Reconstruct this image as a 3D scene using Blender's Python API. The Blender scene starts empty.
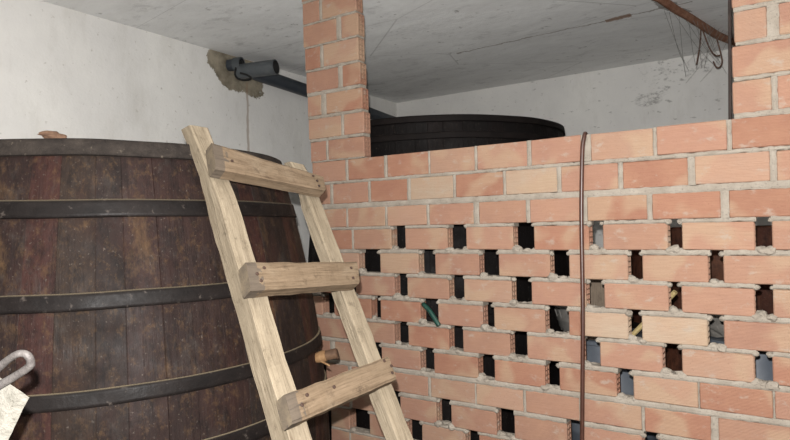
import bpy, bmesh, math, random
from mathutils import Vector, Matrix, noise

random.seed(11)
SC = bpy.context.scene
COL = SC.collection
H = 1.35                      # camera height: all coordinates below are relative to the lens, the floor is at -H
PI = math.pi


# ------------------------------------------------------------------ materials
class NT:
    def __init__(self, name):
        m = bpy.data.materials.new(name)
        m.use_nodes = True
        self.m = m
        self.t = m.node_tree
        self.t.nodes.clear()
        self.out = self.n('ShaderNodeOutputMaterial')
        self.b = self.n('ShaderNodeBsdfPrincipled')
        self.l(self.b.outputs[0], self.out.inputs[0])

    def n(self, typ, **kw):
        nd = self.t.nodes.new(typ)
        for k, v in kw.items():
            setattr(nd, k, v)
        return nd

    def l(self, a, b):
        self.t.links.new(a, b)

    def val(self, sock, v):
        if isinstance(v, bpy.types.NodeSocket):
            self.l(v, sock)
        else:
            sock.default_value = v

    def pos(self):
        return self.n('ShaderNodeNewGeometry').outputs['Position']

    def uv(self):
        return self.n('ShaderNodeUVMap', uv_map='UVMap').outputs[0]

    def attr(self, name):
        return self.n('ShaderNodeAttribute', attribute_name=name).outputs['Color']

    def map(self, vec, scale=(1, 1, 1), loc=(0, 0, 0)):
        mp = self.n('ShaderNodeMapping')
        self.l(vec, mp.inputs[0])
        mp.inputs['Scale'].default_value = scale
        mp.inputs['Location'].default_value = loc
        return mp.outputs[0]

    def noise(self, vec, scale=5, detail=4, rough=.55, dist=0):
        nd = self.n('ShaderNodeTexNoise')
        self.l(vec, nd.inputs['Vector'])
        nd.inputs['Scale'].default_value = scale
        nd.inputs['Detail'].default_value = detail
        nd.inputs['Roughness'].default_value = rough
        nd.inputs['Distortion'].default_value = dist
        return nd.outputs[0]

    def ramp(self, fac, a, b, ca=(0, 0, 0, 1), cb=(1, 1, 1, 1)):
        r = self.n('ShaderNodeValToRGB')
        self.l(fac, r.inputs[0])
        e = r.color_ramp.elements
        e[0].position, e[1].position = a, b
        e[0].color, e[1].color = ca, cb
        return r.outputs[0]

    def mix(self, fac, a, b, mode='MIX'):
        x = self.n('ShaderNodeMix', data_type='RGBA', blend_type=mode)
        self.val(x.inputs[0], fac)
        self.val(x.inputs[6], a if isinstance(a, bpy.types.NodeSocket) else tuple(a) + (1,) * (4 - len(a)))
        self.val(x.inputs[7], b if isinstance(b, bpy.types.NodeSocket) else tuple(b) + (1,) * (4 - len(b)))
        return x.outputs[2]

    def math(self, op, a, b=0.0, c=0.0, clamp=False):
        x = self.n('ShaderNodeMath', operation=op, use_clamp=clamp)
        self.val(x.inputs[0], a)
        self.val(x.inputs[1], b)
        self.val(x.inputs[2], c)
        return x.outputs[0]

    def sep(self, vec):
        s = self.n('ShaderNodeSeparateXYZ')
        self.l(vec, s.inputs[0])
        return s.outputs

    def bump(self, h, strength=.3, dist=.01, chain=None):
        b = self.n('ShaderNodeBump')
        b.inputs['Strength'].default_value = strength
        b.inputs['Distance'].default_value = dist
        self.l(h, b.inputs['Height'])
        if chain is not None:
            self.l(chain, b.inputs['Normal'])
        self.l(b.outputs[0], self.b.inputs['Normal'])
        return b.outputs[0]

    def fin(self, col, rough=.8, metal=0.0, spec=.3):
        self.val(self.b.inputs['Base Color'], col if isinstance(col, bpy.types.NodeSocket) else tuple(col) + (1,))
        self.val(self.b.inputs['Roughness'], rough)
        self.b.inputs['Metallic'].default_value = metal
        self.b.inputs['Specular IOR Level'].default_value = spec
        return self.m


DIM = 1.0                     # reflectance scale


def L(r, g, b):               # sRGB 0-255 to linear
    f = lambda c: (c / 255 / 12.92) if c < 10 else ((c / 255 + .055) / 1.055) ** 2.4
    return (f(r) * DIM, f(g) * DIM, f(b) * DIM)


def m_brick():
    k = NT('fired_brick')
    p, t = k.uv(), k.attr('tint')
    P = k.pos()
    n1 = k.noise(p, 9, 5, .6)
    c = k.mix(k.ramp(n1, .3, .75), t, k.mix(.5, t, L(226, 178, 146)))
    n2 = k.noise(k.map(p, (1, 1, 1), (3.1, 7.7, 0)), 5.5, 2, .4, .3)
    c = k.mix(k.math('MULTIPLY', k.ramp(n2, .54, .63), .55), c, L(224, 196, 164))      # pale firing bloom
    st = k.noise(k.map(p, (3, 90, 1)), 3, 3, .6)
    c = k.mix(k.math('MULTIPLY', k.ramp(st, .35, .7), .2), c, L(150, 92, 66))
    sp = k.noise(P, 240, 2, .5)
    c = k.mix(k.math('MULTIPLY', k.ramp(sp, .62, .74), .35), c, L(120, 72, 55))
    sm = k.noise(k.map(P, (1, 1, 1.6)), 13, 6, .7)
    c = k.mix(k.math('MULTIPLY', k.ramp(sm, .57, .66), .55), c, L(214, 202, 186))      # smeared mortar
    wv = k.n('ShaderNodeTexWave', wave_type='BANDS', bands_direction='Z')
    k.l(P, wv.inputs['Vector'])
    wv.inputs['Scale'].default_value = 62
    wv.inputs['Distortion'].default_value = .6
    wv.inputs['Detail'].default_value = 1
    c = k.mix(k.math('MULTIPLY', wv.outputs[0], .13), c, L(150, 96, 74))
    b1 = k.bump(wv.outputs[0], .4, .002)
    k.bump(k.noise(P, 90, 4, .6), .35, .003, b1)
    return k.fin(c, .9, spec=.15)


def m_mortar():
    k = NT('mortar')
    P = k.pos()
    c = k.mix(k.ramp(k.noise(P, 14, 5, .6), .3, .7), L(180, 168, 153), L(210, 199, 184))
    c = k.mix(k.math('MULTIPLY', k.ramp(k.noise(P, 160, 2), .58, .72), .5), c, L(120, 112, 104))
    k.bump(k.noise(P, 110, 5, .65), .6, .004)
    return k.fin(c, .95, spec=.1)


def m_plaster():
    k = NT('white_plaster')
    P = k.pos()
    xyz = k.sep(P)
    c = k.mix(k.ramp(k.noise(P, 1.6, 5, .6), .3, .75), L(205, 203, 200), L(222, 220, 215))
    c = k.mix(k.math('MULTIPLY', k.ramp(k.noise(k.map(P, (1, 1, .35)), 4.5, 6, .7), .52, .72), .35), c, L(180, 176, 168))
    c = k.mix(k.math('MULTIPLY', k.ramp(k.noise(P, 26, 3, .6), .66, .74), .55), c, L(140, 132, 118))
    # damp brown-grey patch where the drain leaves the wall
    yy = k.math('DIVIDE', k.math('SUBTRACT', xyz[1], .85), .30)
    zz = k.math('DIVIDE', k.math('SUBTRACT', xyz[2], 1.335 + H), .20)
    nn = k.math('MULTIPLY', k.math('SUBTRACT', k.noise(P, 5, 7, .72), .5), 2.3)
    sk = k.math('ADD', zz, k.math('MULTIPLY', yy, .35))
    d = k.math('ADD', k.math('ADD', k.math('MULTIPLY', yy, yy), k.math('MULTIPLY', sk, sk)), nn)
    near_left = k.math('LESS_THAN', xyz[0], -3.7)
    damp = k.math('MULTIPLY', k.math('SUBTRACT', 1, k.ramp(d, .93, 1.0)), near_left)
    dc = k.mix(k.ramp(k.noise(P, 9, 5, .6), .35, .65), L(100, 93, 80), L(150, 141, 124))
    c = k.mix(damp, c, dc)
    # thin rusty run below it
    jj = k.math('MULTIPLY', k.math('SUBTRACT', k.noise(k.map(P, (1, 1, 1)), 8, 2), .5), .03)
    ln = k.math('ABSOLUTE', k.math('SUBTRACT', k.math('ADD', xyz[1], jj), .965))
    lm = k.math('MULTIPLY', k.math('MULTIPLY', k.math('LESS_THAN', ln, .012), near_left), k.math('LESS_THAN', xyz[2], 1.25 + H))
    c = k.mix(k.math('MULTIPLY', lm, .55), c, L(140, 118, 98))
    # soot marks on the far wall
    bw = k.math('GREATER_THAN', xyz[1], 3.1)
    sn = k.math('MULTIPLY', k.ramp(k.noise(k.map(P, (1, 1, 2.2)), 11, 4, .6), .63, .70), bw)
    c = k.mix(k.math('MULTIPLY', sn, .55), c, L(95, 92, 88))
    for cx_, cz_, rx_, rz_, th in ((-.72, 1.36, .42, .13, .54), (-1.05, 1.10, .13, .07, .46), (-1.0, 1.20, .22, .09, .55)):
        ex = k.math('DIVIDE', k.math('SUBTRACT', xyz[0], cx_), rx_)
        ez = k.math('DIVIDE', k.math('SUBTRACT', xyz[2], cz_ + H), rz_)
        el = k.math('SUBTRACT', 1, k.math('ADD', k.math('MULTIPLY', ex, ex), k.math('MULTIPLY', ez, ez)), clamp=True)
        mk = k.math('MULTIPLY', k.math('MULTIPLY', k.ramp(k.noise(k.map(P, (1, 1, 1.8)), 17, 6, .75), th, th + .1), k.ramp(el, 0, .5)), bw)
        c = k.mix(k.math('MULTIPLY', mk, .5), c, L(84, 82, 80))
    b1 = k.bump(k.noise(P, 7, 6, .6), .35, .02)
    k.bump(k.noise(P, 60, 4, .6), .2, .004, b1)
    return k.fin(c, .9, spec=.15)


def m_ceiling():
    k = NT('cement_ceiling')
    P = k.pos()
    n = k.noise(k.map(P, (.8, 1.8, 1)), 2.0, 8, .72, .6)
    c = k.mix(k.ramp(n, .3, .72), L(220, 219, 217), L(242, 242, 240))
    c = k.mix(k.math('MULTIPLY', k.ramp(k.noise(k.map(P, (1.3, 5, 1), (4, 2, 0)), 3, 6, .7), .54, .7), .6), c, L(236, 236, 236))
    c = k.mix(k.math('MULTIPLY', k.ramp(k.noise(k.map(P, (1, 1.6, 1), (7, 5, 0)), 4.5, 7, .75), .55, .72), .45), c, L(140, 138, 136))
    c = k.mix(k.math('MULTIPLY', k.ramp(k.noise(P, 13, 4, .65), .64, .72), .5), c, L(100, 94, 86))
    vo = k.n('ShaderNodeTexVoronoi', feature='DISTANCE_TO_EDGE')
    k.l(k.map(P, (.35, .9, 1)), vo.inputs['Vector'])
    vo.inputs['Scale'].default_value = 1.3
    c = k.mix(k.math('MULTIPLY', k.math('LESS_THAN', vo.outputs[0], .003), .25), c, L(95, 88, 80))
    X = k.sep(P)
    wob = k.math('MULTIPLY', k.math('SUBTRACT', k.noise(P, 3.5, 5, .7), .5), .16)
    cy = k.math('ABSOLUTE', k.math('SUBTRACT', k.math('ADD', X[1], wob), k.math('MULTIPLY_ADD', X[0], -.04, 1.83)))
    seg = k.math('MULTIPLY', k.math('GREATER_THAN', X[0], -2.3), k.math('LESS_THAN', X[0], -.5))
    c = k.mix(k.math('MULTIPLY', k.math('MULTIPLY', k.math('LESS_THAN', cy, .009), seg), .6), c, L(120, 104, 86))
    patch = k.math('MULTIPLY', k.math('LESS_THAN', cy, .035), k.math('LESS_THAN', k.math('ABSOLUTE', k.math('ADD', X[0], .98)), .09))
    c = k.mix(k.math('MULTIPLY', patch, .7), c, L(136, 96, 62))
    crust = k.math('MULTIPLY', k.math('LESS_THAN', k.math('ABSOLUTE', k.math('ADD', k.math('MULTIPLY_ADD', X[1], -.245, X[0]), k.math('ADD', 1.085, wob))), .05), k.math('LESS_THAN', X[1], 2.05))
    c = k.mix(k.math('MULTIPLY', crust, .6), c, L(96, 86, 76))
    k.bump(k.noise(k.map(P, (1, 1.5, 1)), 8, 7, .65), .22, .02)
    return k.fin(c, .92, spec=.12)


def m_floor():
    k = NT('cement_floor')
    P = k.pos()
    c = k.mix(k.ramp(k.noise(P, 2.5, 6, .6), .3, .7), L(62, 58, 54), L(98, 93, 86))
    k.bump(k.noise(P, 20, 6, .6), .4, .01)
    return k.fin(c, .9, spec=.2)


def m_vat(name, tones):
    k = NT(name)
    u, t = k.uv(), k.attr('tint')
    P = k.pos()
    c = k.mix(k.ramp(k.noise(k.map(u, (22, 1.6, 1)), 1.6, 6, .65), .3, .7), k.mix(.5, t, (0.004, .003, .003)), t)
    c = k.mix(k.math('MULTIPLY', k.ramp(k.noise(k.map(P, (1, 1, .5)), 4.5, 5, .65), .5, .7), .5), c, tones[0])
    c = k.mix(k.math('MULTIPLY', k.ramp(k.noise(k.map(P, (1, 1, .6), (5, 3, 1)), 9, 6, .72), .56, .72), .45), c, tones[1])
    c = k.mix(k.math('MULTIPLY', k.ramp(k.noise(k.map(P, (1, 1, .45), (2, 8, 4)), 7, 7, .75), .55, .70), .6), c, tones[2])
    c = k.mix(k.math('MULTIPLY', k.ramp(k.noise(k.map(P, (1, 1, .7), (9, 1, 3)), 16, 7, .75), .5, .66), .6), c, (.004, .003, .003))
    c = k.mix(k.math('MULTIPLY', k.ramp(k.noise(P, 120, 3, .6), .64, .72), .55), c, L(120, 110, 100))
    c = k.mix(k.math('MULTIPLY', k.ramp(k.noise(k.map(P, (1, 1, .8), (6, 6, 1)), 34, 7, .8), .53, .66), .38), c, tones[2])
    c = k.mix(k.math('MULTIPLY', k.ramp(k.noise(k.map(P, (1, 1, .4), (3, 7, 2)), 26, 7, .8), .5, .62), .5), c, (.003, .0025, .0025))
    b1 = k.bump(k.noise(k.map(u, (40, 3, 1)), 2, 6, .65), .5, .006)
    k.bump(k.noise(P, 80, 3, .6), .25, .003, b1)
    return k.fin(c, k.ramp(k.noise(P, 11, 4), .3, .7, (.5, .5, .5, 1), (.8, .8, .8, 1)), spec=.1)


def m_hoop():
    k = NT('dark_iron_hoop')
    P = k.pos()
    c = k.mix(k.ramp(k.noise(k.map(P, (1, 1, 2)), 9, 6, .65), .35, .7), L(26, 22, 21), L(42, 36, 34))
    c = k.mix(k.math('MULTIPLY', k.ramp(k.noise(P, 38, 4, .6), .62, .72), .5), c, L(118, 108, 100))
    g = k.n('ShaderNodeNewGeometry')
    nz = k.sep(g.outputs['Normal'])[2]
    c = k.mix(k.math('MULTIPLY', k.ramp(nz, .6, .9), .7), c, L(176, 160, 132))            # dust lying on the upper edge
    k.bump(k.noise(P, 45, 5, .65), .4, .004)
    return k.fin(c, k.ramp(k.noise(P, 14, 4), .3, .7, (.42, .42, .42, 1), (.72, .72, .72, 1)), metal=0, spec=.1)


def m_rimband():
    k = NT('crusted_rim')
    P = k.pos()
    c = k.mix(k.ramp(k.noise(k.map(P, (1, 1, 1.5)), 11, 7, .7), .35, .68), L(40, 35, 33), L(74, 66, 60))
    c = k.mix(k.math('MULTIPLY', k.ramp(k.noise(P, 55, 3, .6), .66, .73), .6), c, L(150, 138, 122))
    k.bump(k.noise(P, 22, 7, .7), .8, .012)
    return k.fin(c, .8, spec=.12)


def m_wood(name, a, b, dark, knots=True, endmark=-1.0):
    k = NT(name)
    u = k.uv()
    n = k.noise(k.map(u, (2.4, 44, 1)), 1.6, 7, .62, .5)
    c = k.mix(k.ramp(n, .32, .68), a, b)
    c = k.mix(k.math('MULTIPLY', k.ramp(k.noise(k.map(u, (1.6, 80, 1), (2, 5, 0)), 2, 5, .6), .60, .68), .55), c, dark)
    c = k.mix(k.math('MULTIPLY', k.ramp(k.noise(k.map(u, (3, 6, 1), (7, 1, 0)), 2.6, 5, .65), .54, .72), .4), c, dark)
    c = k.mix(k.math('MULTIPLY', k.ramp(k.noise(k.map(u, (5, 9, 1), (1, 9, 0)), 2, 4, .6), .55, .75), .3), c, L(190, 173, 149))
    if knots:
        vo = k.n('ShaderNodeTexVoronoi')
        k.l(k.map(u, (5, 14, 1)), vo.inputs['Vector'])
        vo.inputs['Scale'].default_value = 1.0
        c = k.mix(k.math('MULTIPLY', k.math('SUBTRACT', 1, k.ramp(vo.outputs[0], .06, .14)), .55), c, dark)
    g2 = k.noise(k.map(u, (5, 150, 1), (3, 3, 0)), 2.2, 6, .7, .3)
    c = k.mix(k.math('MULTIPLY', k.ramp(g2, .5, .68), .5), c, dark)
    saw = k.noise(k.map(u, (160, 5, 1)), 1.5, 3, .6)
    c = k.mix(k.math('MULTIPLY', k.ramp(saw, .55, .7), .22), c, b)
    P = k.pos()
    c = k.mix(k.math('MULTIPLY', k.ramp(k.noise(P, 26, 6, .75), .56, .70), .5), c, tuple(q * .55 for q in dark))
    at = k.sep(k.attr('tint'))[0]
    grime = k.math('MULTIPLY', k.math('LESS_THAN', k.math('ADD', at, k.math('MULTIPLY', k.noise(P, 24, 3), .07)), endmark), .6)
    c = k.mix(grime, c, L(92, 88, 84))
    b1 = k.bump(g2, .5, .003)
    k.bump(n, .6, .008, b1)
    return k.fin(c, .9, spec=.1)


def m_plain(name, a, b, scale=14, rough=.6, metal=0.0, spec=.3, bump=.2, spots=None):
    k = NT(name)
    P = k.pos()
    c = k.mix(k.ramp(k.noise(P, scale, 5, .6), .35, .68), a, b)
    if spots:
        c = k.mix(k.math('MULTIPLY', k.ramp(k.noise(P, scale * 5, 3, .6), .6, .7), .7), c, spots)
    k.bump(k.noise(P, scale * 4, 4, .6), bump, .004)
    return k.fin(c, rough, metal, spec)


WALLS = dict(plaster=m_plaster(), ceiling=m_ceiling(), floor=m_floor())
DIM = .42
M = dict(
    brick=m_brick(), mortar=m_mortar(), **WALLS,
    vat=m_vat('old_vat_wood', (L(62, 38, 33), L(84, 79, 74), L(112, 86, 58))),
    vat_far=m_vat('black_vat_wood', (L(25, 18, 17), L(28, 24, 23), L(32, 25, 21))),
    vat_red=m_vat('red_brown_vat_wood', (L(112, 66, 48), L(88, 54, 42), L(128, 84, 62))),
    hoop=m_hoop(), rimband=m_rimband(),
    far_hoop=m_plain('far_black_hoop', L(25, 20, 19), L(36, 30, 28), 9, .7, 0, .1),
    rail=m_wood('pale_rail_wood', L(158, 143, 121), L(186, 170, 146), L(104, 88, 70)),
    rung=m_wood('weathered_rung_wood', L(132, 112, 90), L(160, 138, 114), L(80, 62, 48), True, .062),
    endgrain=m_plain('grey_end_grain', L(120, 108, 94), L(150, 134, 112), 30, .9, 0, .1, .4, L(80, 76, 74)),
    nail=m_plain('rusty_nail', L(60, 42, 34), L(84, 58, 44), 40, .7),
    hose=m_plain('brown_rubber', L(84, 50, 38), L(102, 64, 50), 20, .38, 0, .5, .1),
    green=m_plain('green_rubber', L(34, 76, 66), L(56, 108, 94), 20, .35, 0, .5, .1),
    pvc=m_plain('grey_pvc', L(100, 106, 110), L(128, 133, 136), 8, .45, 0, .4, .08),
    pvc_dark=m_plain('dark_grey_pvc', L(74, 80, 88), L(92, 98, 106), 8, .42, 0, .4, .08),
    bore=m_plain('dark_bore', L(40, 40, 40), L(60, 58, 56), 12, .9),  # darker grey inside the pipes and on the wire clip
    wire=m_plain('rusty_wire', L(130, 100, 88), L(170, 134, 116), 40, .9, 0, .1),
    rust=m_plain('rusty_steel', L(186, 130, 104), L(224, 172, 142), 18, .9, 0, .1, .5, L(110, 92, 84)),
    web=m_plain('grey_cobweb', L(190, 186, 180), L(220, 216, 210), 20, 1),
    dsteel=m_plain('dark_steel', L(52, 42, 38), L(78, 62, 56), 20, .6, .2),
    concrete=m_plain('pale_concrete', L(136, 132, 122), L(166, 161, 151), 40, .95, 0, .1, .8, L(92, 86, 76)),
    iron=m_plain('grey_cast_iron', L(92, 86, 84), L(122, 116, 112), 36, .6, .1, .3, .5, L(70, 64, 62)),
    tapwood=m_plain('tap_wood', L(150, 112, 76), L(196, 156, 112), 40, .8, 0, .2, .4),
    tapdark=m_plain('dark_tap_wood', L(92, 66, 48), L(136, 104, 78), 26, .8),
    shard=m_plain('broken_brick', L(112, 86, 70), L(146, 116, 96), 40, .95, 0, .1, .8, L(110, 92, 78)),
    drum=m_plain('blue_grey_plastic', L(104, 112, 124), L(136, 142, 150), 6, .45, 0, .4, .1),
    rubber=m_plain('black_rubber', L(120, 118, 116), L(168, 162, 154), 12, .5, 0, .4, .1),
    stone=m_plain('speckled_stone', L(124, 120, 114), L(160, 154, 146), 18, .95, 0, .1, .8, L(160, 154, 146)),
    grey_board=m_wood('grey_board_wood', L(150, 134, 118), L(176, 158, 138), L(98, 84, 72)),
    grey_wall=m_plain('grey_cement_wall', L(120, 116, 110), L(150, 146, 140), 5, .95, 0, .1, .4),
    stick=m_wood('yellow_stick_wood', L(232, 204, 140), L(246, 224, 166), L(190, 150, 96), False),
)


# ------------------------------------------------------------------ object helpers
def link(name, bm, mats, parent=None, smooth=False):
    """one mesh object; coordinates are lens-relative, the origin becomes the thing's own"""
    o_loc = Vector(parent['_o']) if parent is not None else None
    if o_loc is None:
        if bm.verts:
            cs = [v.co for v in bm.verts]
            o_loc = Vector(((min(c.x for c in cs) + max(c.x for c in cs)) / 2,
                            (min(c.y for c in cs) + max(c.y for c in cs)) / 2, min(c.z for c in cs)))
    bmesh.ops.translate(bm, verts=bm.verts, vec=-o_loc)
    bm.normal_update()
    me = bpy.data.meshes.new(name)
    bm.to_mesh(me)
    bm.free()
    for m in (mats if isinstance(mats, (list, tuple)) else [mats]):
        me.materials.append(m)
    if smooth:
        for f in me.polygons:
            f.use_smooth = True
    o = bpy.data.objects.new(name, me)
    COL.objects.link(o)
    if parent is None:
        o.location = o_loc + Vector((0, 0, H))
    else:
        o.parent = parent
    o['_o'] = list(o_loc)
    return o


def tag(o, label, cat, group=None, kind=None):
    o['label'] = label
    o['category'] = cat
    if group:
        o['group'] = group
    if kind:
        o['kind'] = kind
    return o


def thing(name, loc, label, cat, group=None):
    o = bpy.data.objects.new(name, None)
    COL.objects.link(o)
    o.location = Vector(loc) + Vector((0, 0, H))
    o['_o'] = list(loc)
    return tag(o, label, cat, group)


def new():
    bm = bmesh.new()
    bm.loops.layers.uv.new('UVMap')
    bm.loops.layers.float_color.new('tint')
    return bm


def quad(bm, vs, mi=0, uvs=None, tint=None):
    f = bm.faces.new(vs)
    f.material_index = mi
    if uvs is not None:
        uvl = bm.loops.layers.uv['UVMap']
        for lp, q in zip(f.loops, uvs):
            lp[uvl].uv = q
    if tint is not None:
        tl = bm.loops.layers.float_color['tint']
        for lp in f.loops:
            lp[tl] = (*tint, 1)
    return f


def box(bm, a, b, mi=0):
    x0, y0, z0 = a
    x1, y1, z1 = b
    v = [bm.verts.new(c) for c in ((x0, y0, z0), (x1, y0, z0), (x1, y1, z0), (x0, y1, z0), (x0, y0, z1), (x1, y0, z1), (x1, y1, z1), (x0, y1, z1))]
    for ids in ((0, 3, 2, 1), (4, 5, 6, 7), (0, 1, 5, 4), (1, 2, 6, 5), (2, 3, 7, 6), (3, 0, 4, 7)):
        quad(bm, [v[i] for i in ids], mi)


def frame_along(pts):
    out = []
    n = len(pts)
    up = Vector((0, 0, 1))
    prev = None
    for i in range(n):
        t = (pts[min(i + 1, n - 1)] - pts[max(i - 1, 0)]).normalized()
        if prev is None:
            a = t.cross(up if abs(t.z) < .9 else Vector((1, 0, 0))).normalized()
        else:
            a = (prev - t * prev.dot(t)).normalized()
        prev = a
        out.append((a, t.cross(a).normalized()))
    return out


def smooth_path(ctrl, per=8):
    c = [Vector(p) for p in ctrl]
    c = [c[0] * 2 - c[1]] + c + [c[-1] * 2 - c[-2]]
    out = []
    for i in range(1, len(c) - 2):
        for j in range(per):
            t = j / per
            p0, p1, p2, p3 = c[i - 1:i + 3]
            out.append(.5 * ((2 * p1) + (p2 - p0) * t + (2 * p0 - 5 * p1 + 4 * p2 - p3) * t * t + (3 * p1 - p0 - 3 * p2 + p3) * t ** 3))
    out.append(c[-2])
    return out


def tube(bm, pts, r, seg=12, mi=0, cap=True, wob=0.0):
    pts = [Vector(p) for p in pts]
    rs = r if isinstance(r, (list, tuple)) else [r] * len(pts)
    rings = []
    for (a, b), p, rr in zip(frame_along(pts), pts, rs):
        ring = []
        for i in range(seg):
            an = 2 * PI * i / seg
            q = rr * (1 + wob * noise.noise(p * 14 + Vector((math.cos(an), math.sin(an), 0))))
            ring.append(bm.verts.new(p + a * q * math.cos(an) + b * q * math.sin(an)))
        rings.append(ring)
    for k in range(len(rings) - 1):
        for i in range(seg):
            quad(bm, (rings[k][i], rings[k][(i + 1) % seg], rings[k + 1][(i + 1) % seg], rings[k + 1][i]), mi)
    if cap:
        quad(bm, rings[0][::-1], mi)
        quad(bm, rings[-1], mi)
    bmesh.ops.recalc_face_normals(bm, faces=bm.faces)


def pipe(bm, a, b, ro, ri, seg=24, open_b=True):
    """hollow pipe from a to b: outer wall, lip at b and a bore running back"""
    a, b = Vector(a), Vector(b)
    (u, v) = frame_along([a, b])[0]
    def ring(p, r):
        return [bm.verts.new(p + u * r * math.cos(2 * PI * i / seg) + v * r * math.sin(2 * PI * i / seg)) for i in range(seg)]
    back = b + (a - b) * .85
    R = [ring(a, ro), ring(b, ro), ring(b, ri), ring(back, ri)]
    for k, mi in ((0, 0), (1, 0), (2, 1)):
        for i in range(seg):
            quad(bm, (R[k][i], R[k][(i + 1) % seg], R[k + 1][(i + 1) % seg], R[k + 1][i]), mi)
    quad(bm, R[3], 1)
    quad(bm, R[0], 0)
    bmesh.ops.recalc_face_normals(bm, faces=bm.faces)


def lathe(bm, cx, cy, prof, seg=48, mi=0):
    rings = []
    for r, z in prof:
        rings.append([bm.verts.new((cx + r * math.cos(2 * PI * i / seg), cy + r * math.sin(2 * PI * i / seg), z)) for i in range(seg)])
    for k in range(len(rings) - 1):
        for i in range(seg):
            quad(bm, (rings[k][i], rings[k][(i + 1) % seg], rings[k + 1][(i + 1) % seg], rings[k + 1][i]), mi)
    quad(bm, rings[0], mi)
    quad(bm, rings[-1], mi)
    bmesh.ops.recalc_face_normals(bm, faces=bm.faces)


def lump(bm, c, r, mi=0, flat=(1, 1, 1), amp=.35, sub=2, fr=60):
    res = bmesh.ops.create_icosphere(bm, subdivisions=sub, radius=1)
    c = Vector(c)
    for v in res['verts']:
        d = v.co.copy()
        q = r * (1 + amp * noise.fractal(c * 40 + d * (fr * r), .7, 2, 3))
        v.co = c + Vector((d.x * flat[0], d.y * flat[1], d.z * flat[2])) * q
    for f in {f for v in res['verts'] for f in v.link_faces}:
        f.material_index = mi


# ------------------------------------------------------------------ camera
F = 593.4
yaw, pit, rol = math.radians(33.6425), math.radians(.59377), math.radians(-1.38265)
f_ = Vector((-math.sin(yaw) * math.cos(pit), math.cos(yaw) * math.cos(pit), math.sin(pit)))
r0 = Vector((math.cos(yaw), math.sin(yaw), 0))
u0_ = r0.cross(f_)
r_ = r0 * math.cos(rol) + u0_ * math.sin(rol)
u_ = -r0 * math.sin(rol) + u0_ * math.cos(rol)
CAM = Vector((0, -2.53086, 0))
cd = bpy.data.cameras.new('camera')
cam = bpy.data.objects.new('camera', cd)
COL.objects.link(cam)
cd.sensor_width = 36
cd.lens = F * 36 / 790
cd.clip_start = .02
mw = Matrix((r_, u_, -f_)).transposed().to_4x4()
mw.translation = CAM + Vector((0, 0, H))
cam.matrix_world = mw
SC.camera = cam


# ------------------------------------------------------------------ room shell
XL, XR, YB, YF, ZC = -3.8, 1.5, 3.27, -4.2, 1.44


def slab(name, a, b, m):
    bm = new()
    box(bm, a, b)
    o = link(name, bm, m)
    o['kind'] = 'structure'
    return o


slab('floor', (XL - .2, YF - .2, -H - .1), (XR + .2, YB + .2, -H), M['floor'])
slab('ceiling', (XL - .2, YF - .2, ZC), (XR + .2, YB + .2, ZC + .15), M['ceiling'])
slab('wall_left', (XL - .2, YF - .2, -H), (XL, YB + .2, ZC), M['plaster'])
slab('wall_back', (XL, YB, -H), (XR, YB + .2, ZC), M['plaster'])
slab('wall_right', (XR, YF - .2, -H), (XR + .2, YB + .2, ZC), M['grey_wall'])
bm = new()                    # the rear wall, with a made-up opening for the added fill light
box(bm, (XL, YF - .2, -H), (-1.3, YF, ZC))
box(bm, (.9, YF - .2, -H), (XR, YF, ZC))
box(bm, (-1.3, YF - .2, .95), (.9, YF, ZC))
link('wall_rear', bm, M['grey_wall'])['kind'] = 'structure'

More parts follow.
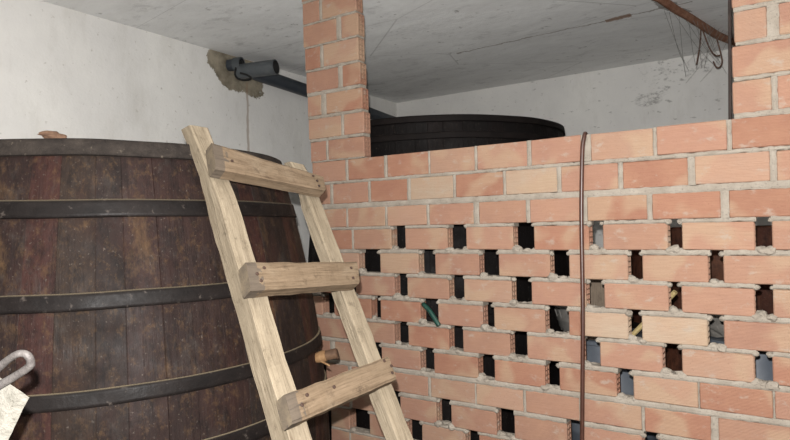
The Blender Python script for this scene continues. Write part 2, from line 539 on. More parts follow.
# ------------------------------------------------------------------ brick lattice wall
T = .063
PINK, WARM, RED, PALE, CREAM, DUSK = L(204, 158, 137), L(208, 164, 141), L(196, 143, 120), L(214, 177, 153), L(226, 205, 179), L(186, 135, 113)
ROWS = [
    (.367, .254, [(-2.239, -1.999), (-1.981, -1.745), (-1.725, -1.48), (-1.469, -1.227), (-1.214, -.969), (-.95, -.73), (-.689, -.445), (-.432, -.188), (-.173, .070)]),
    (.2391, .130, [(-2.221, -2.111), (-2.09, -1.851), (-1.835, -1.607), (-1.586, -1.345), (-1.331, -1.087), (-1.074, -.836), (-.818, -.582), (-.564, -.323), (-.299, -.055), (-.035, .2)]),
    (.1026, .0013, [(-2.21, -2.003), (-1.989, -1.746), (-1.733, -1.496), (-1.482, -1.239), (-1.211, -.981), (-.962, -.741), (-.711, -.474), (-.455, -.215), (-.188, .053)]),
    (-.0135, -.1196, [(-2.21, -1.968), (-1.955, -1.712), (-1.626, -1.384), (-1.282, -1.045), (-.947, -.706), (-.649, -.4), (-.35, -.108), (-.055, .185)]),
    (-.1388, -.2425, [(-2.2, -2.13), (-2.1, -1.925), (-1.785, -1.552), (-1.455, -1.218), (-1.119, -.877), (-.794, -.553), (-.498, -.262), (-.212, .03)]),
    (-.2593, -.3624, [(-2.2, -2.03), (-1.95, -1.7), (-1.621, -1.383), (-1.3, -1.059), (-.965, -.725), (-.65, -.404), (-.358, -.114), (-.058, .182)]),
    (-.3814, -.4858, [(-2.255, -2.185), (-2.101, -1.85), (-1.789, -1.547), (-1.445, -1.206), (-1.149, -.906), (-.801, -.752), (-.742, -.558), (-.506, -.271), (-.217, .023)]),
    (-.5018, -.6057, [(-2.236, -2.0), (-1.92, -1.707), (-1.622, -1.389), (-1.312, -1.073), (-.993, -.748), (-.674, -.432), (-.363, -.122), (-.066, .17)]),
    (-.6266, -.7256, [(-2.203, -2.137), (-2.102, -1.87), (-1.79, -1.555), (-1.475, -1.238), (-1.153, -.913), (-.849, -.61), (-.545, -.31), (-.305, -.068), (-.063, .18)]),
    (-.7498, -.847, [(-2.17, -2.014), (-1.99, -1.76), (-1.745, -1.512), (-1.497, -1.257), (-1.25, -1.017), (-1.006, -.767), (-.75, -.517), (-.506, -.269), (-.245, 0)]),
    (-.8683, -.975, [(-2.144, -2.011), (-1.992, -1.76), (-1.68, -1.469), (-1.387, -1.151), (-1.063, -.822), (-.753, -.517), (-.455, -.22), (-.14, .1)]),
    (-.988, -1.097, [(-2.141, -2.012), (-1.877, -1.648), (-1.554, -1.314), (-1.241, -.99), (-.91, -.67), (-.59, -.35), (-.27, -.03)]),
    (-1.11, -1.22, [(-2.143, -2.017), (-2.005, -1.76), (-1.745, -1.505), (-1.49, -1.25), (-1.235, -.995), (-.98, -.74), (-.725, -.485), (-.47, -.23), (-.215, .025)]),
    (-1.233, -1.345, [(-2.143, -1.9), (-1.885, -1.645), (-1.63, -1.39), (-1.375, -1.135), (-1.12, -.88), (-.865, -.625), (-.61, -.37), (-.355, -.115), (-.1, .14)]),
]
LATTICE = {3, 4, 5, 6, 7, 8, 10, 11}
ROWS = [(a, b, list(c)) for a, b, c in ROWS]
for i, (zt, zb, br) in enumerate(ROWS):                 # carry every course on to the right-hand wall
    g = .082 if (i in LATTICE and i != 8) else .015
    x = br[-1][1] + g
    while x < XR - .06:
        e = min(x + .24, XR - .005)
        br.append((x, e))
        x = e + g
PIL_L = [
    (.484, .375, [(-2.247, -2.133), (-2.118, -1.871)]),
    (.613, .500, [(-2.258, -2.023), (-2.004, -1.869)]),
    (.743, .630, [(-2.261, -2.161), (-2.124, -1.876)]),
    (.881, .764, [(-2.269, -2.036), (-2.005, -1.886)]),
    (1.017, .895, [(-2.273, -2.161), (-2.138, -1.895)]),
    (1.147, 1.028, [(-2.283, -2.04), (-2.006, -1.891)]),
    (1.278, 1.160, [(-2.283, -2.16), (-2.14, -1.901)]),
    (1.425, 1.292, [(-2.29, -2.045), (-2.02, -1.903)]),
]
PIL_R = [
    (.506, .386, [(-.166, -.043), (-.026, .2), (.212, .33)]),
    (.635, .520, [(-.164, .076), (.09, .33)]),
    (.763, .650, [(-.155, -.051), (-.015, .2), (.212, .33)]),
    (.890, .778, [(-.16, .08), (.095, .33)]),
    (1.016, .904, [(-.156, -.04), (-.02, .2), (.212, .33)]),
    (1.142, 1.03, [(-.16, .08), (.095, .33)]),
    (1.268, 1.156, [(-.156, -.04), (-.02, .2), (.212, .33)]),
    (1.425, 1.282, [(-.16, .08), (.095, .33)]),
]
SPECIAL = {(1, 3): CREAM, (1, 5): CREAM, (6, 6): CREAM, (6, 7): CREAM, (8, 6): PALE, (1, 4): RED, (1, 7): RED, (2, 8): DUSK, (2, 6): RED, (2, 7): RED,
           (0, 8): DUSK, (5, 3): PALE, (1, 8): PALE, (7, 5): PINK, (6, 5): RED, (8, 5): RED, (1, 2): RED, (2, 2): PALE}
wall = new()


def brick(x0, x1, zt, zb, tint, holeL, holeR, dy):
    c = .0035
    jt, jb = random.uniform(-.002, .002), random.uniform(-.002, .002)
    off = (random.uniform(0, 90), random.uniform(0, 90))
    ya, yb = dy, T + dy
    def ring(x, ins):
        pts = [(ya + ins, zb + c + ins), (ya + ins, zt - c - ins), (ya + c + ins, zt - ins), (yb - c - ins, zt - ins),
               (yb - ins, zt - c - ins), (yb - ins, zb + c + ins), (yb - c - ins, zb + ins), (ya + c + ins, zb + ins)]
        k = (x - x0) / (x1 - x0)
        return [wall.verts.new((x, y, z + jt * (1 - k) + jb * k)) for y, z in pts]
    def uv(v):
        return (v.co.x + off[0] + v.co.y * .5, v.co.z + off[1] + v.co.y)
    def q(vs, mi=0):
        quad(wall, vs, mi, [uv(v) for v in vs], tint)
    rings = [ring(x0, c), ring(x0 + c, 0), ring(x1 - c, 0), ring(x1, c)]
    for a, b in ((0, 1), (1, 2), (2, 3)):
        for i in range(8):
            j = (i + 1) % 8
            q((rings[a][i], rings[a][j], rings[b][j], rings[b][i]))
    for hole, rg, x, s in ((holeL, rings[0], x0, 1), (holeR, rings[3], x1, -1)):
        if not hole:
            q(rg if s < 0 else rg[::-1])
            continue
        w = .007
        y0i, y1i, z0i, z1i = ya + c + w, yb - c - w, zb + c + w, zt - c - w
        cols = [(y0i, (y0i + y1i) / 2 - w / 2), ((y0i + y1i) / 2 + w / 2, y1i)]
        nz = 4
        hh = (z1i - z0i - (nz - 1) * w * .8) / nz
        rws = [(z0i + i * (hh + w * .8), z0i + i * (hh + w * .8) + hh) for i in range(nz)]
        ys = [ya + c, cols[0][0], cols[0][1], cols[1][0], cols[1][1], yb - c]
        zs = [zb + c] + [z for r in rws for z in r] + [zt - c]
        P = {}
        def gv(i, j, d=0):
            if (i, j, d) not in P:
                P[i, j, d] = wall.verts.new((x + s * d, ys[i], zs[j]))
            return P[i, j, d]
        for i in range(5):
            for j in range(len(zs) - 1):
                if i in (1, 3) and j % 2 == 1:
                    D = .005
                    o4 = [gv(i, j), gv(i + 1, j), gv(i + 1, j + 1), gv(i, j + 1)]
                    i4 = [gv(i, j, D), gv(i + 1, j, D), gv(i + 1, j + 1, D), gv(i, j + 1, D)]
                    for k in range(4):
                        q((o4[k], o4[(k + 1) % 4], i4[(k + 1) % 4], i4[k]))
                    q(i4)
                else:
                    q((gv(i, j), gv(i + 1, j), gv(i + 1, j + 1), gv(i, j + 1)))


def mortar_strip(x0, x1, z0, z1, proud=.0005, edge=.003, step=.009):
    """squeezed bed of mortar with a ragged face, between z0 and z1"""
    n = max(2, int((x1 - x0) / step))
    rings = []
    for k in range(n + 1):
        x = x0 + (x1 - x0) * k / n
        s = Vector((x * 38, z0 * 31, 2.2))
        e1 = edge * (noise.fractal(s, .7, 2, 3) + .1)
        e2 = edge * (noise.fractal(s + Vector((9, 9, 9)), .7, 2, 3) + .1)
        yf = -proud - .0026 * noise.fractal(s * .6 + Vector((3, 1, 5)), .8, 2, 3)
        zm = (z0 + z1) / 2
        pts = [(yf + .002, z0 - e1), (yf - .0012, zm - (z1 - z0) * .2), (yf - .0012, zm + (z1 - z0) * .2), (yf + .002, z1 + e2), (T - .003, z1 + .001), (T - .003, z0 - .001)]
        rings.append([wall.verts.new((x, y, z)) for y, z in pts])
    for a, b in zip(rings, rings[1:]):
        for i in range(6):
            j = (i + 1) % 6
            quad(wall, (a[i], b[i], b[j], a[j]), 1)
    quad(wall, rings[0], 1)
    quad(wall, rings[-1][::-1], 1)


def mortar_joint(x0, x1, z0, z1, edge=.0025):
    n = 9
    rings = []
    for k in range(n + 1):
        z = z0 + (z1 - z0) * k / n
        s = Vector((x0 * 33, z * 40, 7.1))
        e1 = edge * (noise.fractal(s, .7, 2, 3) + .1)
        e2 = edge * (noise.fractal(s + Vector((5, 5, 5)), .7, 2, 3) + .35)
        yf = -.0004 - .0024 * noise.fractal(s * .6, .8, 2, 3)
        pts = [(x0 - e1, yf + .002), (x0 + (x1 - x0) * .3, yf - .001), (x0 + (x1 - x0) * .7, yf - .001), (x1 + e2, yf + .002), (x1 + .001, T - .003), (x0 - .001, T - .003)]
        rings.append([wall.verts.new((x, y, z)) for x, y in pts])
    for a, b in zip(rings, rings[1:]):
        for i in range(6):
            j = (i + 1) % 6
            quad(wall, (a[i], a[j], b[j], b[i]), 1)
    quad(wall, rings[0][::-1], 1)
    quad(wall, rings[-1], 1)


def lay(zt, zb, br, row=None, ends=True):
    for i, (a, b) in enumerate(br):
        gl = (a - br[i - 1][1]) if i else (9 if ends else 0)
        gr = (br[i + 1][0] - b) if i + 1 < len(br) else (9 if ends else 0)
        tint = SPECIAL.get((row, i)) or random.choice([PINK, PINK, WARM, WARM, WARM, PALE, RED])
        kf = random.uniform(.9, 1.06)
        tint = tuple(c * kf for c in tint)
        brick(a, b, zt, zb, tint, gl > .045, gr > .045, random.uniform(-.0015, .0015))
        if 0 < gl <= .045:
            mortar_joint(br[i - 1][1], a, zb, zt)


def runs(br, lim=.045):
    out = [list(br[0])]
    for a, b in br[1:]:
        if a - out[-1][1] <= lim:
            out[-1][1] = b
        else:
            out.append([a, b])
    return out


def bed(upper, lower, lo=None, hi=None):
    """mortar lies on the lower course only where a brick of it carries it"""
    for a, b in runs(lower[2]):
        a0, b0 = a, b
        if lo is not None:
            a0, b0 = max(a, lo), min(b, hi)
        if b0 - a0 > .03:
            mortar_strip(a0 + random.uniform(-.005, .006) * (lo is None), b0 + random.uniform(-.004, .008) * (lo is None), lower[0], upper[1])


for i, (zt, zb, br) in enumerate(ROWS):
    lay(zt, zb, br, i)
    if i + 1 < len(ROWS):
        bed(ROWS[i], ROWS[i + 1])
mortar_strip(-2.14, XR - .004, -H, -1.345)
for PIL in (PIL_L, PIL_R):
    prev = ROWS[0]
    for k, row in enumerate(PIL):
        lay(row[0], row[1], row[2], None)
        lo, hi = row[2][0][0] + .004, row[2][-1][1] - .004
        bed(row, (prev[0], prev[1], [(prev[2][0][0], prev[2][-1][1])]), lo, hi)
        prev = row
    mortar_strip(prev[2][0][0], prev[2][-1][1], prev[0], ZC)
for i, (zt, zb, br) in enumerate(ROWS):                 # lumps squeezed into the openings
    for (a, b), (c, d) in zip(br, br[1:]):
        g = c - b
        if g < .045:
            continue
        for side in (0, 1):
            if random.random() < .85:
                x = b + random.uniform(.0, .012) if side == 0 else c - random.uniform(-.002, .008)
                lump(wall, (x, random.uniform(.004, .02), zb - .002), random.uniform(.011, .02), 1, (1.2, 1.1, .9))
            if random.random() < .8:
                x = b + random.uniform(.0, .006) if side == 0 else c - random.uniform(.0, .006)
                lump(wall, (x, random.uniform(.004, .02), zt + .004), random.uniform(.009, .014), 1, (1.1, 1, .9))
        lump(wall, (b + random.uniform(.004, .02), random.uniform(.006, .022), zb + random.uniform(-.001, .006)), random.uniform(.014, .021), 1, (1.2, 1, .9))
        for k in range(random.randint(1, 3)):
            lump(wall, (random.uniform(b + .01, c - .01), random.uniform(.006, .05), zb - .003), random.uniform(.010, .017), 1, (1.5, 1.2, .7))
bmesh.ops.recalc_face_normals(wall, faces=wall.faces)
bw = link('wall_partition', wall, [M['brick'], M['mortar']])
tag(bw, 'open lattice wall of pink hollow bricks with a square pillar at each side', 'brick wall', None, 'structure')


# ------------------------------------------------------------------ wooden vats
def vat_parts(root, cx, cy, R, ztop, zbot, nst, hoops, wood, hoopm, tones, hoop_names=True, seed=3, a0=0.0):
    rnd = random.Random(seed)
    bm = new()
    nz = 16
    zs = [zbot + (ztop - zbot) * i / nz for i in range(nz + 1)]
    jit = [0] + [rnd.uniform(-.28, .28) for _ in range(nst - 1)] + [0]
    edges = [a0 + 2 * PI * (q + jit[q]) / nst for q in range(nst + 1)]
    for s in range(nst):
        tint = rnd.choice(tones)
        kf = rnd.uniform(.82, 1.15)
        tint = tuple(c * kf for c in tint)
        b0, b1 = edges[s], edges[s + 1]
        lift = rnd.uniform(-.0006, .0012)
        angs = [b0, b0 + (b1 - b0) * .02, b0 + (b1 - b0) * .35, b0 + (b1 - b0) * .65, b1 - (b1 - b0) * .02, b1]
        deps = [-.0008, lift, lift, lift, lift, -.0008]
        g = [[bm.verts.new((cx + (R(z) + d) * math.cos(a), cy + (R(z) + d) * math.sin(a), z)) for a, d in zip(angs, deps)] for z in zs]
        o = rnd.uniform(0, 40)
        for i in range(nz):
            for j in range(5):
                vs = (g[i][j], g[i][j + 1], g[i + 1][j + 1], g[i + 1][j])
                uvs = [(o + k * .022, zz) for k, zz in ((j, zs[i]), (j + 1, zs[i]), (j + 1, zs[i + 1]), (j, zs[i + 1]))]
                quad(bm, vs, 0, uvs, tint)
        # stave head and inner face
        inn = [[bm.verts.new((cx + (R(z) - .045) * math.cos(a), cy + (R(z) - .045) * math.sin(a), z)) for a in (b0, b1)] for z in (ztop - .002, ztop - .12)]
        quad(bm, (g[nz][0], g[nz][5], inn[0][1], inn[0][0]), 0, [(o, 0)] * 4, tint)
        quad(bm, (inn[0][0], inn[0][1], inn[1][1], inn[1][0]), 0, [(o, 0)] * 4, tint)
    st = link('staves', bm, wood, root)
    bm = new()
    lathe(bm, cx, cy, [(R(ztop) - .046, ztop - .11), (R(ztop) - .044, ztop - .05)], 64)
    link('head', bm, wood, root)
    for zt, zb, th, mat in hoops:
        bm = new()
        seg = 128
        n = 4
        prof = [(R(zb) - .002, zb), (R(zb) + th, zb + .003)] + [(R(zb + (zt - zb) * q / n) + th, zb + (zt - zb) * q / n) for q in range(1, n)] + [(R(zt) + th, zt - .001), (R(zt) - .002, zt)]
        rings = []
        for r, z in prof:
            rings.append([])
            for i in range(seg):
                a = 2 * PI * i / seg
                wz = .0035 * noise.noise(Vector((math.cos(a) * 3, math.sin(a) * 3, zt * 7)))
                rings[-1].append(bm.verts.new((cx + r * math.cos(a), cy + r * math.sin(a), z + wz)))
        for k in range(len(prof) - 1):
            for i in range(seg):
                f = quad(bm, (rings[k][i], rings[k][(i + 1) % seg], rings[k + 1][(i + 1) % seg], rings[k + 1][i]))
                f.smooth = 1 <= k < len(prof) - 2
        link('hoop', bm, mat, root)
    return st


RV = lambda z: .75 - .2265 * z - .1085 * z * z
VX, VY = -2.310, -1.150
vat = thing('wine_vat', (VX, VY, -H), 'huge dark brown wooden vat with iron hoops, behind the wooden ladder', 'vat')
vat_parts(vat, VX, VY, RV, .284, -H, 56,
          [(.286, .232, .011, M['rimband']), (.102, .046, .007, M['hoop']), (-.168, -.220, .007, M['hoop']), (-.434, -.484, .007, M['hoop']),
           (-.628, -.682, .007, M['hoop']), (-1.13, -1.19, .013, M['hoop'])],
          M['vat'], M['hoop'], [L(58, 43, 39), L(68, 42, 37), L(54, 45, 41), L(64, 50, 42), L(53, 42, 38), L(71, 45, 38)], a0=.05)
bm = new()
tb, tt = Vector((-1.600, -.765, -.520)), Vector((-1.488, -.708, -.492))
ax = (tt - tb)
tube(bm, [tb, tb + ax * .15, tb + ax * .45, tb + ax * .55], [.014, .018, .024, .022], 14, 0, True, .12)
tap = link('tap', bm, M['tapwood'], vat, True)
tap['label'] = 'pale wooden tap driven into the vat side'
bm = new()
tube(bm, [tb + ax * .5, tb + ax * .6, tb + ax * .88, tb + ax * .92], [.016, .020, .021, .017], 16, 0, True, .06)
link('tap_plug', bm, M['tapdark'], tap, True)
bm = new()
tube(bm, smooth_path([tb + ax * .4 + Vector((0, -.012, -.012)), tb + ax * .6 + Vector((0, -.02, -.026)), tb + ax * .78 + Vector((0, -.022, -.042))], 4), [.004] * 8 + [.002], 6)
link('splinter', bm, M['tapwood'], tap)

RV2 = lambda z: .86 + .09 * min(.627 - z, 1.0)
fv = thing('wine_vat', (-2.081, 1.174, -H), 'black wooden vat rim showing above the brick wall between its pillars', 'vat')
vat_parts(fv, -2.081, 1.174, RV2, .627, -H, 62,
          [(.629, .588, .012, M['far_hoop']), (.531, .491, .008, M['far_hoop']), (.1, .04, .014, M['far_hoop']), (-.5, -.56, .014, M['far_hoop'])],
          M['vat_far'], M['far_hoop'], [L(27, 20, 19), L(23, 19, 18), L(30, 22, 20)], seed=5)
RV3 = lambda z: .60 - .05 * z
rv = thing('wine_vat', (-.30, 1.68, -H), 'reddish brown cask glimpsed through the upper right gaps of the brick wall', 'cask')
vat_parts(rv, -.30, 1.68, RV3, -.055, -H, 34, [(-.62, -.67, .008, M['far_hoop']), (-1.1, -1.16, .008, M['far_hoop'])],
          M['vat_red'], M['far_hoop'], [L(112, 68, 50), L(100, 60, 46), L(120, 78, 58)], seed=8)
rv.name = 'wine_cask'

# brick shard on the near rim
bm = new()
lump(bm, (0, 0, 0), .026, 0, (1.35, .6, .6), .35, 3, 30)
for v in bm.verts:
    v.co.z = max(v.co.z, -.011)
    v.co.x -= .012 * (v.co.z > .004)
bmesh.ops.rotate(bm, verts=bm.verts, cent=(0, 0, 0), matrix=Matrix.Rotation(math.radians(43), 3, 'Z'))
bmesh.ops.translate(bm, verts=bm.verts, vec=(-1.826, -1.616, .284 + .011))
tag(link('brick_shard', bm, M['shard']), 'small broken brick shard lying on the rim of the big vat', 'shard')

# ------------------------------------------------------------------ ladder
A = Vector((-1.095, -1.432, -.45))
E1, E2, N = Vector((.121, .993, 0)).normalized(), Vector((-.562, .069, .824)), Vector((.818, -.1, .567))
N = E1.cross(E2)
N = N.normalized() * (1 if N.x > 0 else -1)
E2 = N.cross(E1)
E2 = E2.normalized() * (1 if E2.z > 0 else -1)


def pl(a, b, c=0.0):
    return A + E1 * a + E2 * b + N * c


def beam(sections, seed, nsub=18, rough=.003, hump=None):
    """squared timber through hand-hewn sections (a list of 4-corner sections), UV: x along, y round"""
    bm = new()
    rings, lens = [], []
    tot = 0
    n = len(sections)
    for k in range(nsub + 1):
        t = k / nsub * (n - 1)
        i = min(int(t), n - 2)
        w = t - i
        cs = [sections[i][j] * (1 - w) + sections[i + 1][j] * w for j in range(4)]
        ctr = sum(cs, Vector()) / 4
        pts = []
        for j in range(4):
            p, q, pr = cs[j], cs[(j + 1) % 4], cs[j - 1]
            for cc in (p + (pr - p) * .10, p + (q - p) * .10, p + (q - p) * .5):
                d = (cc - ctr).normalized()
                pts.append(cc + d * rough * noise.fractal(cc * 16 + Vector((seed, 0, 0)), .8, 2, 3))
        if rings:
            tot += (ctr - prevc).length
        prevc = ctr
        lens.append(tot)
        rings.append([bm.verts.new(p) for p in pts])
    m = len(rings[0])
    for k in range(nsub):
        for i in range(m):
            j = (i + 1) % m
            quad(bm, (rings[k][i], rings[k][j], rings[k + 1][j], rings[k + 1][i]), 0,
                 [(seed + lens[k], i * .02), (seed + lens[k], (i + 1) * .02), (seed + lens[k + 1], (i + 1) * .02), (seed + lens[k + 1], i * .02)], (lens[k], 0, 0))
    for rg in (rings[0][::-1], rings[-1]):
        quad(bm, rg, 1)
    bmesh.ops.recalc_face_normals(bm, faces=bm.faces)
    return bm


lad = thing('ladder', (-.45, -1.3, -H), 'rough pale wooden ladder with three nailed rungs leaning on the big vat', 'ladder')


def rail(pts, w, d, seed, top):
    secs = []
    for a, b in pts:
        dd = d * (.66 if b > .7 else 1)              # hewn thinner where it rests on the vat rim
        secs.append([pl(a, b, 0), pl(a - w, b, 0), pl(a - w, b, -dd), pl(a, b, -dd)])
    for j, dt in enumerate(top):
        secs[-1][j] = secs[-1][j] + E2 * dt
    return link('rail', beam(secs, seed, 40, .0022), [M['rail'], M['endgrain']], lad)


tb_ = -(H - .45) / E2.z + .012
RAIL_L = [(.056 + .104 * (tb_ + .111), tb_), (.056, -.111), (.081, .136), (.106, .315), (.117, .436), (.145, .661), (.15, .80), (.152, .945)]
RAIL_R = [(.39 + .14 * (tb_ + .213), tb_), (.39, -.213), (.423, .068), (.451, .293), (.467, .407), (.50, .66), (.512, .75), (.505, .845)]
rail(RAIL_L, .068, .086, 1.3, (.02, .024, .05, .045))
rail(RAIL_R, .062, .055, 4.7, (-.012, .0, .02, .01))


def rung(tl, tr, br, bl, T_, seed, nails):
    cl = [(tl, bl), (tr, br)]
    secs = []
    for (t, b) in cl:
        secs.append([pl(*t, T_), pl(*b, T_), pl(*b, .002), pl(*t, .002)])
    ob = link('rung', beam(secs, seed, 26, .0024), [M['rung'], M['endgrain']], lad)
    for a, b in nails:
        bm = new()
        c = pl(a, b, T_)
        tube(bm, [c - N * .006, c + N * .0025, c + N * .004], [.005, .005, .003], 8)
        link('nail', bm, M['nail'], ob)
    return ob


def inplane(x, y, off):
    d = f_ + r_ * ((x - 395) / F) + u_ * (-(y - 220) / F)
    t = ((A + N * off - CAM).dot(N)) / d.dot(N)
    P = CAM + d * t - A
    return (P.dot(E1), P.dot(E2))


ip = lambda *q: inplane(*q, .05)
rung(ip(212, 142), ip(323, 175.5), ip(326, 190), ip(216, 168), .05, 2.1, [ip(232, 161), ip(313, 176), ip(317, 181), ip(319, 186)])
rung(ip(246, 262), ip(357, 261), ip(360, 283), ip(251, 290), .05, 8.4, [ip(264, 268), ip(257, 274), ip(261, 281), ip(351, 268), ip(353, 278)])
rung(ip(285, 394), ip(388, 356), ip(397, 379), ip(293, 424), .05, 5.5, [ip(307, 395), ip(302, 405), ip(334, 387), ip(384, 361), ip(391, 366), ip(392, 373)])

# ------------------------------------------------------------------ hoses
bm = new()
tube(bm, smooth_path([(-.725, .095, .12), (-.724, .085, .28), (-.723, .077, .345), (-.721, .06, .370), (-.717, .032, .3735), (-.713, .008, .372), (-.711, -.012, .355), (-.717, -.018, .315), (-.722, -.02, .22), (-.730, -.019, 0),
                      (-.735, -.02, -.4), (-.752, -.02, -.92), (-.762, -.02, -1.34)], 10), .009, 12)
tag(link('rubber_hose', bm, M['hose'], None, True), 'thin brown rubber hose hanging down over the top of the brick wall', 'hose')
bm = new()
tube(bm, smooth_path([(-1.66, .16, -.36), (-1.60, .085, -.37), (-1.545, .03, -.395), (-1.49, .0, -.425), (-1.443, -.014, -.475), (-1.432, -.016, -.488)], 8), .012, 12)
tag(link('garden_hose', bm, M['green'], None, True), 'short green hose end poking out of a gap in the brick wall', 'hose')

def at_x(x, y, X):
    d = f_ + r_ * ((x - 395) / F) + u_ * (-(y - 220) / F)
    return CAM + d * (X / d.x)


# ------------------------------------------------------------------ drain pipes on the left wall
dp = thing('drain_pipe', (-3.8, .9, 1.15), 'grey plastic drain pipe with open stubs high on the white left wall', 'pipe')
bm = new()
pipe(bm, (-3.80, .774, 1.352), (-3.70, .806, 1.350), .048, .042)
st1 = link('stub', bm, [M['pvc_dark'], M['bore']], dp, False)
bm = new()
pipe(bm, (-3.745, .792, 1.351), (-3.685, .812, 1.350), .058, .047)
link('collar', bm, [M['pvc'], M['bore']], dp)
bm = new()
pipe(bm, (-3.72, .806, 1.292), (-3.40, .909, 1.300), .060, .053)
link('open_stub', bm, [M['pvc'], M['bore']], dp)
bm = new()
tube(bm, smooth_path([(-3.70, .90, 1.315), (-3.70, 1.04, 1.305), (-3.70, 1.3, 1.292), (-3.70, 1.592, 1.276), (-3.70, 2.2, 1.242), (-3.7, 2.9, 1.19), (-3.7, 3.26, 1.175)], 6), .058, 20)
link('run', bm, M['pvc_dark'], dp, True)
bm = new()
tube(bm, smooth_path([at_x(236, 68, -3.70), at_x(235, 74, -3.66), at_x(238, 78.5, -3.63), at_x(245, 80, -3.60), at_x(251, 78.5, -3.58), at_x(247, 75, -3.60), at_x(240, 73, -3.64)], 6), .008, 8)
link('wire_clip', bm, M['bore'], dp)

# ------------------------------------------------------------------ rusty bar under the ceiling
bar = thing('rusty_bar', (-.5, 2.2, 1.37), 'rusty steel bar fixed under the ceiling with bent wires hanging from it', 'bar')
bm = new()
tube(bm, [(-.86, .95, 1.415), (-.66, 1.56, 1.412), (-.60, 1.85, 1.41), (-.547, 2.079, 1.408), (-.43, 2.639, 1.408), (-.354, 2.887, 1.408), (-.24, 3.265, 1.408)], .027, 10, 0, True, .25)
link('bar', bm, M['rust'], bar)
for pts in ([(-.505, 2.33, 1.40), (-.53, 2.45, 1.30), (-.566, 2.55, 1.185)],
            [(-.500, 2.36, 1.39), (-.47, 2.48, 1.28), (-.44, 2.56, 1.235), (-.41, 2.58, 1.235)],
            [(-.435, 2.60, 1.40), (-.415, 2.6, 1.30), (-.398, 2.6, 1.20), (-.41, 2.6, 1.155), (-.435, 2.6, 1.15), (-.458, 2.6, 1.20)]):
    bm = new()
    tube(bm, smooth_path(pts, 6), .0052, 8)
    link('wire_hook', bm, M['wire'], bar, True)
bm = new()
rw = random.Random(4)
for k in range(16):
    a = Vector((-.66 + .022 * k, 1.75 + .055 * k, 1.39))
    b = Vector((-.60 + rw.uniform(-.1, .22), 2.6 + rw.uniform(-.1, .5), 1.12 + rw.uniform(-.06, .16)))
    mid = (a + b) / 2 - Vector((0, 0, rw.uniform(.01, .07)))
    tube(bm, smooth_path([a, mid, b], 5), .0012, 4)
tag(link('hanging_cobweb', bm, M['web']), 'dusty grey cobwebs hanging below the rusty ceiling bar', 'cobweb', None, 'stuff')

bm = new()
tube(bm, [(-.180, .055, .367), (-.170, .058, .8), (-.157, .06, ZC - .002)], .006, 10)
tag(link('steel_post', bm, M['dsteel']), 'thin dark steel rod standing along the inner edge of the right brick pillar', 'rod')

# ------------------------------------------------------------------ concrete post with iron loop, close to the lens
def px(x, y, d):
    return CAM + (f_ + r_ * ((x - 395) / F) + u_ * (-(y - 220) / F)) * d


post = thing('concrete_post', (-1.5, -2.43, -H), 'pale chipped concrete post end with grey iron loop, bottom left before the big vat', 'post')
P0, P1 = px(31, 398, .98), px(-75, 328, .98)
dn = (px(5, 445, .98) - P0).normalized()
k_ = (P0.z + H - .03) / -dn.z
back = (px(22, 398, 1.08) - px(31, 398, .98))
secs = []
for t in (0, .05, .1, .3, .6, 1):
    s = dn * k_ * t
    secs.append([P0 + s, P1 + s, P1 + s + back, P0 + s + back])
bm = beam(secs, 3.3, 90, .006)
low = min(v.co.z for v in bm.verts)
for v in bm.verts:
    v.co.z = max(v.co.z, -H)
link('post', bm, [M['concrete'], M['concrete']], post)
bm = new()
tube(bm, smooth_path([px(-44, 398, 0.997), px(-14, 378, 0.980), px(8, 360, 0.963), px(17, 354.5, 0.954), px(23, 353.5, 0.954), px(28, 356, 0.954), px(30.5, 362, 0.959), px(27, 368.5, 0.963), px(0, 385, 0.976), px(-44, 412, 0.997)], 6),
     .0064, 12, 0, True, .3)
link('iron_loop', bm, M['iron'], post, True)

# ------------------------------------------------------------------ things glimpsed through the gaps
def drum(cx, cy, R, ztop, label):
    o = thing('plastic_drum', (cx, cy, -H), label, 'drum', None)
    bm = new()
    prof = [(R * .93, -H), (R * .97, -H + .03)]
    for q in (.33, .66):
        z = -H + (ztop + H) * q
        prof += [(R * .985, z - .025), (R * 1.02, z - .008), (R * 1.02, z + .008), (R * .985, z + .025)]
    prof += [(R * .985, ztop - .07), (R * .94, ztop - .02), (R * .94, ztop)]
    lathe(bm, cx, cy, prof)
    link('body', bm, M['drum'], o, True)
    bm = new()
    lathe(bm, cx, cy, [(R * .97, ztop - .016), (R * 1.0, ztop - .012), (R * 1.0, ztop + .004), (R * .96, ztop + .010)])
    link('lid', bm, M['drum'], o)
    return o


drum(-.85, .84, .25, -.63, 'blue-grey plastic drum seen in the gaps beside the hanging brown hose')
drum(-.17, .77, .24, -.575, 'blue-grey plastic drum seen through the lowest gap at far right')
bu = thing('rubber_bucket', (-1.0, .86, -.62), 'black ribbed rubber bucket in the gap just left of the hanging brown hose', 'bucket')
bm = new()
lathe(bm, -1.0, .86, [(.105, -.619), (.125, -.59), (.130, -.56), (.136, -.555), (.134, -.53), (.146, -.49), (.146, -.475), (.136, -.475), (.118, -.60)], 40)
link('body', bm, M['rubber'], bu, True)
bm = new()
for i in range(14):
    a = 2 * PI * i / 14
    tube(bm, [(-1.0 + .108 * math.cos(a), .86 + .108 * math.sin(a), -.612), (-1.0 + .145 * math.cos(a), .86 + .145 * math.sin(a), -.49)], .006, 6)
link('ribs', bm, M['rubber'], bu)
bm = new()
lump(bm, (-.28, .68, -.485), .095, 0, (1.3, .85, .95), .35, 3, 14)
for v in bm.verts:
    v.co.z = max(v.co.z, -.562)
tag(link('stone', bm, M['stone']), 'dark grey speckled stone seen in a gap, lying on the right drum', 'stone')
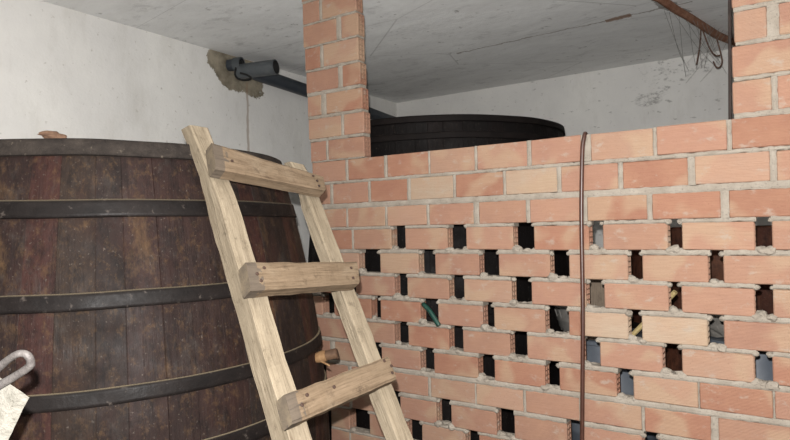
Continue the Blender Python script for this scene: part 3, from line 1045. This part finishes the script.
bm = beam([[Vector((-.895, .640, -.20)), Vector((-.80, .630, -.24)), Vector((-.80, .648, -.24)), Vector((-.895, .658, -.20))],
           [Vector((-.915, .612, -.617)), Vector((-.80, .608, -.617)), Vector((-.80, .626, -.617)), Vector((-.915, .630, -.617))]], 6.1, 14, .003)
tag(link('board', bm, [M['grey_board'], M['grey_board']]), 'grey-brown wooden board upright in the gap just right of the hanging hose', 'board')
bm = new()
tube(bm, [(-1.36, .49, -1.335), (-.58, .172, -.495), (-.394, .099, -.293)], .0105, 8)
uvl = bm.loops.layers.uv['UVMap']
for f in bm.faces:
    for lp in f.loops:
        lp[uvl].uv = ((lp.vert.co - Vector((-.394, .1, -.293))).length, lp.vert.co.y * 2)
tag(link('stick', bm, M['stick']), 'yellow wooden stick slanting behind two gaps in the brick wall', 'stick')

# ------------------------------------------------------------------ light: the camera's flash, up and left of the lens
def lamp(name, loc, watts, rad, col=(1, 1, 1)):
    ld = bpy.data.lights.new(name, 'POINT')
    ld.energy, ld.shadow_soft_size, ld.color = watts, rad, col
    o = bpy.data.objects.new(name, ld)
    COL.objects.link(o)
    o.location = Vector(loc) + Vector((0, 0, H))
    return o


lamp('camera_flash', CAM + r_ * -.02 + u_ * .07, 520, .009, (1, .985, .965))
ld = bpy.data.lights.new('added_fill_light', 'AREA')  # added area light in the invented rear opening, soft ambient fill
ld.shape, ld.size, ld.size_y, ld.energy, ld.color = 'RECTANGLE', 2.2, 2.3, 8, (.97, .98, 1)
o = bpy.data.objects.new('added_fill_light', ld)
COL.objects.link(o)
o.location = (-.2, YF - .1, 1.15)
o.rotation_euler = (math.radians(90), 0, 0)
w = bpy.data.worlds.new('world')
SC.world = w
w.use_nodes = True
w.node_tree.nodes['Background'].inputs[0].default_value = (0, 0, 0, 1)
for o in bpy.data.objects:
    if '_o' in o:
        del o['_o']
vs = SC.view_settings
vs.view_transform = 'Standard'
vs.look = 'None'
vs.exposure = 0
vs.gamma = 1
vs.use_curve_mapping = False
SC.cycles.max_bounces = 8
SC.cycles.diffuse_bounces = 5
